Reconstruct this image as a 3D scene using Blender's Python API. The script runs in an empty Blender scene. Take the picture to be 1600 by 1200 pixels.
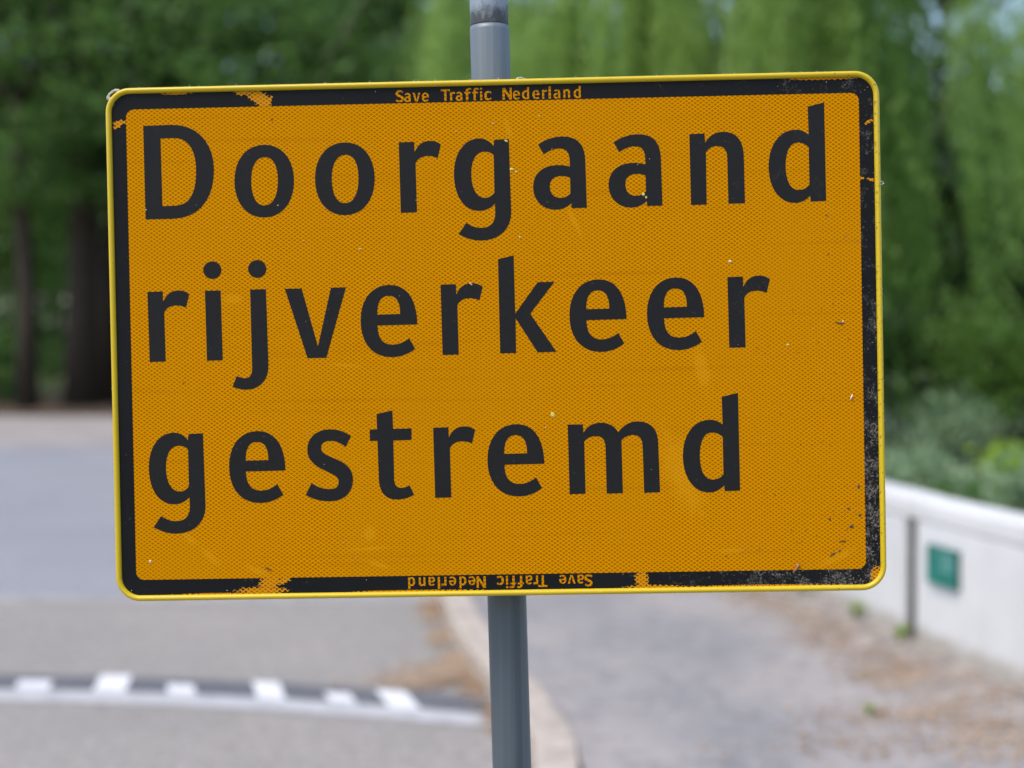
import bpy, bmesh, math, random
import numpy as np
from mathutils import Matrix, Vector, Euler
from mathutils.geometry import tessellate_polygon

# ---------------------------------------------------------------- camera, sky, sun, exposure
scene = bpy.context.scene
COL = scene.collection
PITCH = math.atan(70 / (1600 * 50 / 36.0))
cam_data = bpy.data.cameras.new("camera")
cam_data.lens = 50
cam_data.sensor_width = 36
cam_data.clip_start = 0.05
cam_data.clip_end = 2000
cam_data.dof.use_dof = True
cam_data.dof.focus_distance = 1.657
cam_data.dof.aperture_fstop = 2.3
cam = bpy.data.objects.new("camera", cam_data)
COL.objects.link(cam)
cam.location = (0, 0, 1.6)
cam.rotation_euler = (math.radians(90) - PITCH, 0, 0)
scene.camera = cam

SUN_EL, SUN_ROT = math.radians(60), math.radians(230)
world = bpy.data.worlds.new("World")
scene.world = world
world.use_nodes = True
wnt = world.node_tree
bg = wnt.nodes["Background"]
sky = wnt.nodes.new("ShaderNodeTexSky")
sky.sky_type = 'NISHITA'
sky.sun_disc = False
sky.sun_elevation = SUN_EL
sky.sun_rotation = SUN_ROT
sky.air_density = 1.0
sky.dust_density = 2.6
sky.ozone_density = 1.0
wnt.links.new(sky.outputs[0], bg.inputs[0])
bg.inputs[1].default_value = 0.13

sun_data = bpy.data.lights.new("sun", 'SUN')
sun_data.energy = 1.0
sun_data.angle = math.radians(25)
sun_data.color = (1.0, 0.95, 0.88)
sun = bpy.data.objects.new("sun", sun_data)
COL.objects.link(sun)
sd = Vector((math.sin(SUN_ROT) * math.cos(SUN_EL), math.cos(SUN_ROT) * math.cos(SUN_EL), math.sin(SUN_EL)))
sun.rotation_euler = sd.to_track_quat('Z', 'Y').to_euler()
sun.location = (-8, -9, 14)

scene.view_settings.view_transform = 'Standard'
scene.view_settings.look = 'None'
scene.view_settings.gamma = 1.0
scene.view_settings.exposure = 1.1
scene.view_settings.use_curve_mapping = False
scene.render.engine = 'CYCLES'
scene.cycles.use_denoising = True
scene.cycles.max_bounces = 4
scene.cycles.diffuse_bounces = 3
scene.cycles.glossy_bounces = 2
scene.cycles.sample_clamp_indirect = 6

rng = np.random.default_rng(7)
random.seed(7)

# ---------------------------------------------------------------- helpers
def tag(o, label=None, cat=None, group=None, kind=None):
    if label: o["label"] = label
    if cat: o["category"] = cat
    if group: o["group"] = group
    if kind: o["kind"] = kind
    return o

def empty(name, loc=(0, 0, 0), rot=(0, 0, 0)):
    o = bpy.data.objects.new(name, None)
    o.empty_display_size = 0.1
    COL.objects.link(o)
    o.location = loc
    o.rotation_euler = rot
    return o

def link(name, me, mat=None, parent=None):
    o = bpy.data.objects.new(name, me)
    COL.objects.link(o)
    if mat and not me.materials: me.materials.append(mat)
    if parent: o.parent = parent
    return o

def mesh(name, verts, faces, mat=None, parent=None, smooth=False):
    me = bpy.data.meshes.new(name)
    me.from_pydata([tuple(v) for v in verts], [], [tuple(f) for f in faces])
    if smooth:
        for p in me.polygons: p.use_smooth = True
    me.update()
    return link(name, me, mat, parent)

def quads(name, V, mat=None, parent=None):
    """V: (n,4,3) array of quad corners -> one mesh"""
    n = len(V)
    me = bpy.data.meshes.new(name)
    me.vertices.add(n * 4)
    me.vertices.foreach_set("co", np.ascontiguousarray(V, dtype=np.float32).ravel())
    me.loops.add(n * 4)
    me.loops.foreach_set("vertex_index", np.arange(n * 4, dtype=np.int32))
    me.polygons.add(n)
    me.polygons.foreach_set("loop_start", np.arange(0, n * 4, 4, dtype=np.int32))
    me.polygons.foreach_set("loop_total", np.full(n, 4, dtype=np.int32))
    me.update(calc_edges=True)
    me.validate()
    return link(name, me, mat, parent)

class Shape:
    def __init__(s): s.v, s.f = [], []
    def add(s, v, f):
        b = len(s.v); s.v += [tuple(p) for p in v]; s.f += [tuple(i + b for i in q) for q in f]
    def box(s, x0, x1, y0, y1, z0, z1):
        s.add([(x0,y0,z0),(x1,y0,z0),(x1,y1,z0),(x0,y1,z0),(x0,y0,z1),(x1,y0,z1),(x1,y1,z1),(x0,y1,z1)],
              [(0,3,2,1),(4,5,6,7),(0,1,5,4),(1,2,6,5),(2,3,7,6),(3,0,4,7)])
    def tube(s, pts, rad, n=8, cap=True):
        pts = [Vector(p) for p in pts]
        rings = []
        for i, p in enumerate(pts):
            d = (pts[min(i+1, len(pts)-1)] - pts[max(i-1, 0)]).normalized()
            a = d.orthogonal().normalized() if abs(d.z) < 0.95 else Vector((1,0,0)).cross(d).normalized()
            b = d.cross(a)
            rings.append([p + (a*math.cos(t) + b*math.sin(t)) * rad[i] for t in [2*math.pi*k/n for k in range(n)]])
        v = [q for r in rings for q in r]; f = []
        for i in range(len(pts)-1):
            for k in range(n):
                f.append((i*n+k, i*n+(k+1) % n, (i+1)*n+(k+1) % n, (i+1)*n+k))
        if cap: f += [tuple(range(n))[::-1], tuple((len(pts)-1)*n+k for k in range(n))]
        s.add(v, f)
    def build(s, name, mat=None, parent=None, smooth=False):
        return mesh(name, s.v, s.f, mat, parent, smooth)

# node helper ------------------------------------------------------
class NT:
    def __init__(s, name):
        s.m = bpy.data.materials.new(name); s.m.use_nodes = True
        s.t = s.m.node_tree; s.t.nodes.clear()
        s.out = s.t.nodes.new("ShaderNodeOutputMaterial")
    def set(s, sock, v):
        if v is None: return
        if isinstance(v, bpy.types.NodeSocket): s.t.links.new(v, sock)
        else:
            if sock.type == 'RGBA' and len(v) == 3: v = (*v, 1)
            sock.default_value = v
    def node(s, typ, ins=None, **kw):
        n = s.t.nodes.new("ShaderNode" + typ)
        for k, v in kw.items(): setattr(n, k, v)
        for k, v in (ins or {}).items(): s.set(n.inputs[k], v)
        return n
    def m_(s, op, a, b=None, c=None, clamp=False):
        n = s.node("Math", operation=op, use_clamp=clamp)
        s.set(n.inputs[0], a); s.set(n.inputs[1], b); s.set(n.inputs[2], c)
        return n.outputs[0]
    def vm(s, op, a, b=None):
        n = s.node("VectorMath", operation=op); s.set(n.inputs[0], a); s.set(n.inputs[1], b)
        return n.outputs["Value"] if op in ('LENGTH', 'DOT_PRODUCT', 'DISTANCE') else n.outputs[0]
    def mix(s, f, a, b):
        n = s.node("Mix", data_type='RGBA')
        s.set(n.inputs[0], f); s.set(n.inputs[6], a); s.set(n.inputs[7], b)
        return n.outputs[2]
    def step(s, v, a, b, lo=0.0, hi=1.0):
        n = s.node("MapRange", interpolation_type='SMOOTHSTEP')
        for i, q in enumerate((v, a, b, lo, hi)): s.set(n.inputs[i], q)
        return n.outputs[0]
    def noise(s, vec, scale, detail=3, rough=0.55):
        n = s.node("TexNoise", {"Vector": vec, "Scale": scale, "Detail": detail, "Roughness": rough})
        return n.outputs[0]
    def obj(s): return s.node("TexCoord").outputs["Object"]
    def pos(s): return s.node("NewGeometry").outputs["Position"]
    def scale(s, vec, sc):
        return s.node("Mapping", {"Vector": vec, "Scale": sc}).outputs[0]
    def bump(s, h, strength=0.3, dist=0.01):
        return s.node("Bump", {"Height": h, "Strength": strength, "Distance": dist}).outputs[0]
    def pbsdf(s, col, rough=0.6, normal=None, spec=0.4, metal=0.0, **kw):
        ins = {"Base Color": col, "Roughness": rough, "Specular IOR Level": spec, "Metallic": metal}
        ins.update(kw)
        if normal is not None: ins["Normal"] = normal
        n = s.node("BsdfPrincipled", ins)
        s.t.links.new(n.outputs[0], s.out.inputs[0])
        return s.m

def ellipse(n, vec, cx, cz, rx, rz, ang=0.0):
    """1 at centre of an ellipse in the sign's plane (mm), 0 at its edge"""
    mp = n.node("Mapping", {"Vector": vec, "Location": (cx/1000, 0, cz/1000), "Rotation": (0, -math.radians(ang), 0), "Scale": (rx/1000, 1e3, rz/1000)}, vector_type='TEXTURE')
    return n.m_('SUBTRACT', 1.0, n.vm('LENGTH', mp.outputs[0]))

def maxed(n, vals):
    r = vals[0]
    for v in vals[1:]: r = n.m_('MAXIMUM', r, v)
    return r
# ---------------------------------------------------------------- materials of the sign
def sheeting_colour(n, P):
    """orange prismatic sheeting: a lattice of pale lines around darker diamond cells"""
    sep = n.node("SeparateXYZ", {0: P})
    x, z = sep.outputs[0], sep.outputs[2]
    wob = n.m_('MULTIPLY', n.m_('SUBTRACT', n.noise(P, 180, 1), 0.5), 0.16)
    u = n.m_('ADD', n.m_('MULTIPLY', x, 1/0.0066), wob); v = n.m_('MULTIPLY', z, 1/0.00466)
    def edge(q):
        f = n.m_('FRACT', q)
        return n.m_('ABSOLUTE', n.m_('SUBTRACT', f, 0.5))          # 0.5 on a line, 0 mid-cell
    e = n.m_('MAXIMUM', edge(n.m_('ADD', u, v)), edge(n.m_('SUBTRACT', u, v)))
    line = n.step(e, 0.36, 0.45)
    core = n.step(e, 0.30, 0.12)
    big = n.noise(P, 5, 3)
    cell = n.mix(core, (0.43, 0.158, 0.0002), (0.32, 0.105, 0.0002))
    streak = n.noise(n.scale(P, (3, 1, 120)), 1, 2)
    col = n.mix(line, cell, (0.67, 0.287, 0.0008))
    col = n.mix(n.m_('MULTIPLY', n.step(big, 0.45, 0.75), 0.4), col, (0.49, 0.205, 0.001))
    col = n.mix(n.m_('MULTIPLY', n.step(streak, 0.55, 0.8), 0.28), col, (0.32, 0.108, 0.002))
    fine = n.noise(P, 420, 2)
    col = n.mix(n.m_('MULTIPLY', n.step(fine, 0.55, 0.75), 0.18), col, (0.28, 0.093, 0.002))
    # rubbed pale yellow scuffs with shapes of their own
    sc = maxed(n, [ellipse(n, P, -362, -228, 17, 6, -38), ellipse(n, P, -338, -250, 24, 7, -42), ellipse(n, P, -285, -266, 26, 6, -25),
                   ellipse(n, P, 272, -252, 24, 5, 4), ellipse(n, P, -150, -243, 40, 3, 3), ellipse(n, P, -140, -262, 26, 5, -18),
                   ellipse(n, P, -175, -28, 32, 3, -5), ellipse(n, P, 240, -40, 14, 40, 12), ellipse(n, P, 392, -262, 40, 8, 25),
                   ellipse(n, P, -305, 52, 20, 9, 0), ellipse(n, P, 20, 244, 5, 26, 12), ellipse(n, P, 95, 135, 5, 30, 25), ellipse(n, P, -150, -225, 12, 16, 0), ellipse(n, P, 215, -160, 30, 80, 20)])
    scm = n.m_('MULTIPLY', n.step(n.m_('ADD', sc, n.m_('MULTIPLY', n.noise(P, 90, 3), 0.9)), 0.6, 1.25), 0.42)
    col = n.mix(scm, col, (0.60, 0.275, 0.006))
    dark = maxed(n, [ellipse(n, P, 363, -262, 22, 5, 36), ellipse(n, P, 402, -225, 24, 44, -10), ellipse(n, P, 414, -195, 10, 45, 0), ellipse(n, P, 392, -88, 26, 10, -12),
                     ellipse(n, P, 330, -20, 40, 22, 0), ellipse(n, P, 300, -245, 60, 20, 0), ellipse(n, P, -296, -260, 30, 6, -25), ellipse(n, P, 405, 120, 40, 26, 0)])
    dm = n.m_('MULTIPLY', n.step(n.noise(P, 150, 4, 0.7), 0.60, 0.68), n.step(dark, 0.0, 0.7))
    col = n.mix(n.m_('MULTIPLY', dm, 0.75), col, (0.17, 0.105, 0.06))
    return col, e

def border_black(n, P, amount):
    """matt screen-printed black, rubbed and speckled grey towards the sign's right-hand side"""
    x = n.node("SeparateXYZ", {0: P}).outputs[0]
    z = n.node("SeparateXYZ", {0: P}).outputs[2]
    side = n.step(x, 0.05, 0.44)
    low = n.step(z, 0.05, -0.22)
    wear = n.m_('MULTIPLY', side, n.m_('ADD', 0.45, n.m_('MULTIPLY', low, 0.55)))
    clump = n.noise(P, 42, 3)
    nz = n.m_('ADD', n.noise(P, 330, 4, 0.75), n.m_('MULTIPLY', n.m_('SUBTRACT', clump, 0.5), 0.45))
    thr = n.m_('SUBTRACT', 0.69, n.m_('MULTIPLY', wear, 0.16 * amount))
    m = n.step(n.m_('SUBTRACT', nz, thr), 0.0, 0.05)
    web = n.m_('SUBTRACT', 1.0, n.m_('ABSOLUTE', n.m_('MULTIPLY', n.m_('SUBTRACT', n.noise(P, 130, 5, 0.75), 0.5), 20.0)))
    webm = n.m_('MULTIPLY', n.step(n.m_('ADD', web, n.m_('MULTIPLY', n.m_('SUBTRACT', n.noise(P, 600, 2), 0.5), 1.6)), 0.55, 0.85), n.m_('MULTIPLY', n.step(n.m_('ADD', clump, n.m_('MULTIPLY', wear, 0.16 * amount)), 0.60, 0.70), n.step(wear, 0.05, 0.5)))
    m = n.m_('MAXIMUM', m, n.m_('MULTIPLY', webm, 0.55))
    base = n.mix(n.noise(P, 9, 3), (0.0065, 0.0072, 0.0080), (0.0105, 0.0112, 0.012))
    return n.mix(n.m_('MULTIPLY', m, 0.8), base, (0.20, 0.175, 0.15))

def make_sheeting():
    n = NT("orange_prismatic_sheeting"); P = n.obj()
    col, e = sheeting_colour(n, P)
    return n.pbsdf(col, 0.5, n.bump(n.m_('MULTIPLY', e, -1), 0.15, 0.0004), 0.015)

CHIPS = [(-270, 286, 17, 9, -30), (-262, 279, 12, 7, 50), (-288, 292, 12, 4, 0), (-268, -281, 18, 11, 30), (-278, -290, 34, 5, 0), (-250, -278, 9, 5, 30),
         (166, -284, 9, 13, 0), (182, -293, 40, 3.0, -1), (-434, 260, 9, 4, 8), (-437, 256, 6, 3, 20), (438, 242, 8, 2.2, 30), (439, 175, 6, 2, -8), (428, 177, 4, 1.8, -6),
         (386, 293.2, 46, 2.6, 0), (-366, 293.2, 20, 2.2, 0), (440, -284, 10, 13, 0), (300, -293.6, 110, 1.8, 0), (-100, -293.5, 90, 1.6, 0), (-330, -293.5, 60, 1.5, 0)]
def make_border():
    n = NT("black_border_print"); P = n.obj()
    oc, e = sheeting_colour(n, P)
    bc = border_black(n, P, 1.0)
    ch = maxed(n, [ellipse(n, P, *c) for c in CHIPS])
    prism = n.m_('MULTIPLY', n.step(e, 0.25, 0.45), 0.30)
    q = n.m_('ADD', n.m_('ADD', ch, n.m_('MULTIPLY', n.m_('SUBTRACT', n.noise(P, 240, 4, 0.65), 0.5), 1.5)), n.m_('SUBTRACT', prism, 0.12))
    m = n.step(n.m_('MULTIPLY', q, n.step(ch, -0.5, 0.1)), 0.22, 0.34)
    return n.pbsdf(n.mix(m, bc, oc), 0.5, None, 0.10)

def make_letter_black():
    n = NT("black_letter_film")
    P = n.node("NewGeometry").outputs["Position"]
    bc = border_black(n, P, 0.62)
    col = n.mix(0.82, bc, n.mix(n.noise(P, 14, 3), (0.0135, 0.0132, 0.0132), (0.0168, 0.0165, 0.0166)))
    col = n.mix(n.step(n.noise(P, 300, 4, 0.75), 0.665, 0.72), col, (0.12, 0.115, 0.11))
    return n.pbsdf(col, 0.5, n.bump(n.noise(P, 500, 2), 0.05, 0.0005), 0.12)

def make_rim():
    n = NT("yellow_rim_paint"); P = n.obj()
    x = n.node("SeparateXYZ", {0: P}).outputs[0]
    side = n.step(x, 0.30, 0.447)
    nz = n.noise(P, 260, 4, 0.7)
    spots = n.step(n.m_('ADD', nz, n.m_('MULTIPLY', side, 0.055)), 0.645, 0.70)
    col = n.mix(n.noise(P, 12, 3), (0.60, 0.425, 0.0025), (0.55, 0.39, 0.003))
    col = n.mix(n.m_('MULTIPLY', spots, 0.85), col, (0.10, 0.075, 0.03))
    worn = n.step(n.noise(n.scale(P, (14, 30, 40)), 1.6, 4), 0.71, 0.76)
    col = n.mix(n.m_('MULTIPLY', worn, 0.7), col, (0.48, 0.44, 0.33))
    return n.pbsdf(col, 0.38, n.bump(nz, 0.04, 0.001), 0.5)

def make_pole_paint():
    n = NT("weathered_grey_steel"); P = n.obj()
    st = n.noise(n.scale(P, (260, 260, 2.5)), 1, 3)
    st2 = n.noise(n.scale(P, (70, 70, 1.2)), 1, 2)
    z = n.node("SeparateXYZ", {0: P}).outputs[2]
    col = n.mix(st, (0.070, 0.092, 0.108), (0.122, 0.150, 0.172))
    col = n.mix(n.m_('MULTIPLY', n.step(st2, 0.48, 0.66), 0.6), col, (0.052, 0.066, 0.072))
    top = n.step(z, 1.55, 1.80)                                        # paler above the sign
    col = n.mix(n.m_('MULTIPLY', top, 0.62), col, n.mix(st, (0.15, 0.18, 0.21), (0.25, 0.285, 0.32)))
    scr = n.step(n.noise(n.scale(P, (400, 400, 60)), 1, 4, 0.7), 0.70, 0.75)
    col = n.mix(n.m_('MULTIPLY', scr, 0.4), col, (0.42, 0.46, 0.48))
    rust = n.m_('MULTIPLY', n.step(n.noise(P, 230, 4, 0.7), 0.56, 0.68), n.step(n.m_('ABSOLUTE', n.m_('SUBTRACT', z, 1.181)), 0.012, 0.0))
    col = n.mix(rust, col, (0.20, 0.095, 0.045))
    return n.pbsdf(col, n.m_('ADD', 0.36, n.m_('MULTIPLY', st, 0.2)), n.bump(st, 0.12, 0.0006), 0.5, 0.25)

def make_pole_upper():
    n = NT("grimy_upper_tube"); P = n.obj()
    z = n.node("SeparateXYZ", {0: P}).outputs[2]
    st = n.noise(n.scale(P, (320, 320, 6)), 1, 3)
    col = n.mix(st, (0.20, 0.24, 0.285), (0.31, 0.36, 0.41))
    g = n.m_('ADD', n.noise(n.scale(P, (60, 60, 40)), 1, 4, 0.7), n.step(z, 1.912, 1.880, 0.0, 0.42))
    col = n.mix(n.m_('MULTIPLY', n.step(g, 0.62, 0.92), 0.9), col, (0.05, 0.053, 0.055))
    pale = n.step(n.noise(n.scale(P, (90, 90, 30)), 1, 4, 0.75), 0.64, 0.70)
    col = n.mix(n.m_('MULTIPLY', pale, 0.5), col, (0.42, 0.42, 0.40))
    return n.pbsdf(col, 0.5, n.bump(st, 0.1, 0.0006), 0.4, 0.2)

def plain(name, col, rough=0.6, spec=0.4, metal=0.0, var=0.25, sc=8.0, bump=0.0):
    n = NT(name); P = n.pos()
    nz = n.noise(P, sc, 4)
    c2 = tuple(c * (1 - var) for c in col)
    c = n.mix(n.step(nz, 0.3, 0.7), col, c2)
    return n.pbsdf(c, rough, n.bump(nz, bump, 0.01) if bump else None, spec, metal)

# ---------------------------------------------------------------- materials of the place
def make_asphalt(name, a, b, speck, patch):
    n = NT(name); P = n.pos()
    fine = n.noise(P, 130, 3, 0.7); mid = n.noise(P, 7, 4, 0.65); big = n.noise(P, 0.7, 4)
    col = n.mix(n.step(big, 0.35, 0.65), a, b)
    col = n.mix(n.m_('MULTIPLY', n.step(mid, 0.52, 0.72), 0.5), col, patch)
    col = n.mix(n.m_('MULTIPLY', n.step(fine, 0.55, 0.72), 0.55), col, speck)
    col = n.mix(n.m_('MULTIPLY', n.step(n.noise(P, 45, 2), 0.58, 0.7), 0.45), col, tuple(c * 0.35 for c in a))
    col = n.mix(n.m_('MULTIPLY', n.step(n.noise(P, 17, 3, 0.7), 0.45, 0.68), 0.42), col, tuple(c * 0.55 for c in a))
    col = n.mix(n.m_('MULTIPLY', n.step(n.noise(P, 23, 3, 0.7), 0.52, 0.7), 0.5), col, tuple(min(1, c * 1.75) for c in b))
    return n.pbsdf(col, 0.85, n.bump(fine, 0.4, 0.006), 0.25)

def make_pavement():
    n = NT("worn_pavement_asphalt"); P = n.pos()
    fine = n.noise(P, 110, 3, 0.7); mid = n.noise(P, 3.0, 4, 0.65); big = n.noise(n.scale(P, (1.0, 0.6, 1)), 0.9, 4)
    col = n.mix(n.step(big, 0.38, 0.62), (0.225, 0.22, 0.222), (0.315, 0.29, 0.278))
    col = n.mix(n.m_('MULTIPLY', n.step(mid, 0.55, 0.7), 0.5), col, (0.15, 0.15, 0.16))
    col = n.mix(n.m_('MULTIPLY', n.step(fine, 0.52, 0.72), 0.5), col, (0.31, 0.30, 0.30))
    col = n.mix(n.m_('MULTIPLY', n.step(n.noise(P, 11, 4, 0.7), 0.48, 0.68), 0.45), col, (0.115, 0.115, 0.12))
    col = n.mix(n.m_('MULTIPLY', n.step(n.noise(P, 16, 4, 0.7), 0.53, 0.7), 0.55), col, (0.44, 0.40, 0.385))
    # sandy dirt washed up along the foot of the wall
    s = n.node("SeparateXYZ", {0: P})
    dist = n.m_('SUBTRACT', n.m_('SUBTRACT', 3.33, n.m_('MULTIPLY', s.outputs[1], 0.19)), s.outputs[0])
    dm = n.step(n.m_('ADD', dist, n.m_('MULTIPLY', n.m_('SUBTRACT', n.noise(P, 2.2, 4, 0.65), 0.5), 1.3)), 0.75, 0.1)
    col = n.mix(n.m_('MULTIPLY', dm, 0.55), col, n.mix(n.step(n.noise(P, 10, 4, 0.7), 0.4, 0.62), (0.10, 0.085, 0.07), (0.42, 0.365, 0.32)))
    return n.pbsdf(col, 0.88, n.bump(fine, 0.4, 0.006), 0.2)

def make_wall_white():
    n = NT("weathered_white_masonry_paint"); P = n.pos()
    z = n.node("SeparateXYZ", {0: P}).outputs[2]
    big = n.noise(P, 1.6, 4); drip = n.noise(n.scale(P, (9, 9, 0.8)), 1, 4)
    col = n.mix(n.step(big, 0.35, 0.7), (0.62, 0.625, 0.62), (0.53, 0.535, 0.53))
    col = n.mix(n.m_('MULTIPLY', n.step(drip, 0.55, 0.75), 0.35), col, (0.52, 0.51, 0.48))
    dirt = n.m_('ADD', n.step(z, 0.32, 0.10), n.m_('MULTIPLY', n.m_('SUBTRACT', n.noise(P, 7, 4, 0.7), 0.5), 0.9))
    col = n.mix(n.m_('MULTIPLY', n.step(dirt, 0.45, 0.95), 0.8), col, (0.33, 0.29, 0.24))
    spot = n.step(n.noise(P, 5, 4, 0.7), 0.66, 0.74)
    col = n.mix(n.m_('MULTIPLY', spot, 0.4), col, (0.45, 0.43, 0.40))
    return n.pbsdf(col, 0.7, n.bump(n.noise(P, 40, 4), 0.25, 0.01), 0.3)

def make_leaf(name, a, b, transl=0.35, sc=0.8):
    n = NT(name); P = n.pos()
    r = n.node("NewGeometry").outputs["Random Per Island"]
    col = n.mix(n.step(n.noise(P, sc, 3), 0.35, 0.65), a, b)
    col = n.mix(n.m_('MULTIPLY', r, 0.5), col, tuple(c * 1.35 for c in b))
    p = n.node("BsdfPrincipled", {"Base Color": col, "Roughness": 0.5, "Specular IOR Level": 0.3})
    t = n.node("BsdfTranslucent", {"Color": n.mix(0.5, col, tuple(min(1, c * 1.6) for c in b))})
    ms = n.node("MixShader", {0: transl, 1: p.outputs[0], 2: t.outputs[0]})
    n.t.links.new(ms.outputs[0], n.out.inputs[0])
    return n.m

def make_ground():
    n = NT("grass_and_soil"); P = n.pos()
    col = n.mix(n.step(n.noise(P, 0.5, 5), 0.4, 0.6), (0.045, 0.075, 0.022), (0.075, 0.065, 0.035))
    return n.pbsdf(col, 0.9, n.bump(n.noise(P, 20, 3), 0.5, 0.03), 0.2)

def make_bark():
    n = NT("dark_bark"); P = n.pos()
    nz = n.noise(n.scale(P, (14, 14, 2)), 1, 5, 0.65)
    col = n.mix(nz, (0.022, 0.018, 0.014), (0.085, 0.068, 0.052))
    return n.pbsdf(col, 0.9, n.bump(nz, 0.8, 0.03), 0.2)

def make_water():
    n = NT("still_canal_water"); P = n.pos()
    return n.pbsdf((0.02, 0.03, 0.025), 0.08, n.bump(n.noise(n.scale(P, (1, 2.5, 1)), 1.5, 3), 0.12, 0.05), 0.5)

M = dict(
    sheet=make_sheeting(), border=make_border(), letter=make_letter_black(), rim=make_rim(), pole=make_pole_paint(), pole_up=make_pole_upper(),
    alu=plain("bare_aluminium", (0.42, 0.43, 0.44), 0.4, 0.5, 0.7, 0.2, 20), steel=plain("galvanised_clamp", (0.35, 0.36, 0.37), 0.45, 0.5, 0.7, 0.3, 30),
    road=make_asphalt("speckled_road_asphalt", (0.255, 0.24, 0.222), (0.29, 0.268, 0.248), (0.40, 0.375, 0.35), (0.205, 0.187, 0.17)),
    road_far=make_asphalt("smooth_far_asphalt", (0.235, 0.24, 0.265), (0.265, 0.268, 0.29), (0.29, 0.29, 0.31), (0.225, 0.228, 0.25)),
    ramp=make_asphalt("dark_ramp_asphalt", (0.115, 0.118, 0.132), (0.14, 0.143, 0.155), (0.20, 0.20, 0.21), (0.105, 0.105, 0.115)),
    paint=plain("white_road_paint", (0.72, 0.72, 0.73), 0.7, 0.3, 0, 0.15, 14), worn_paint=plain("worn_white_line", (0.47, 0.47, 0.48), 0.8, 0.3, 0, 0.25, 10),
    strip=plain("pale_concrete_strip", (0.36, 0.345, 0.335), 0.85, 0.2, 0, 0.25, 6),
    kerb=plain("sandy_concrete_kerb", (0.48, 0.42, 0.36), 0.85, 0.2, 0, 0.3, 9, 0.3), pavement=make_pavement(), wall=make_wall_white(),
    path=plain("pale_sandy_path", (0.33, 0.30, 0.285), 0.9, 0.2, 0, 0.2, 1.2), verge=plain("brown_leaf_mould", (0.105, 0.075, 0.055), 0.95, 0.1, 0, 0.5, 1.5),
    joint=plain("mossy_joint_filler", (0.06, 0.06, 0.052), 0.9, 0.2, 0, 0.4, 12), plate=plain("teal_green_enamel", (0.004, 0.165, 0.13), 0.45, 0.5, 0, 0.15, 6),
    plate_print=plain("pale_print", (0.22, 0.44, 0.41), 0.5, 0.5, 0, 0.15, 20), plate_shade=plain("shaded_plate_edge", (0.012, 0.07, 0.06), 0.5, 0.3),  # plate edge: its shadow side painted as a darker teal
    ground=make_ground(), bark=make_bark(), water=make_water(),
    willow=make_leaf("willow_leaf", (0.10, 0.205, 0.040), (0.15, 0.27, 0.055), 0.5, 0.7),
    willow_lit=make_leaf("lit_willow_leaf", (0.18, 0.30, 0.06), (0.25, 0.37, 0.09), 0.5, 0.7),  # brighter copy of the willow leaf, sunlit tone put into its colour
    dark_leaf=make_leaf("dark_tree_leaf", (0.062, 0.135, 0.030), (0.095, 0.185, 0.042), 0.45, 0.5),
    shade_leaf=make_leaf("gap_shade_leaf", (0.018, 0.040, 0.014), (0.030, 0.058, 0.018), 0.2, 0.5),  # near-black leaf colour stands in for deep shade between the trees
    bush=make_leaf("grey_green_leaf", (0.17, 0.26, 0.13), (0.24, 0.33, 0.19), 0.35, 2.0),
    lime=make_leaf("yellow_green_leaf", (0.20, 0.33, 0.025), (0.27, 0.40, 0.04), 0.4, 2.0),
    litter=make_leaf("dry_brown_leaf", (0.25, 0.165, 0.10), (0.46, 0.34, 0.24), 0.1, 3.0), fluff=plain("white_seed_fluff", (0.82, 0.82, 0.80), 0.8, 0.2, 0, 0.3, 400),
    bud=plain("dry_bud_scale", (0.38, 0.17, 0.07), 0.6, 0.3, 0, 0.4, 300), fleck=plain("pale_fleck", (0.75, 0.62, 0.48), 0.7, 0.3, 0, 0.3, 500),
    fleck_yellow=plain("yellow_fleck", (0.66, 0.56, 0.10), 0.6, 0.4, 0, 0.2, 500), fleck_dark=plain("dark_fleck", (0.09, 0.06, 0.04), 0.7, 0.3, 0, 0.4, 500),
)
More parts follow.
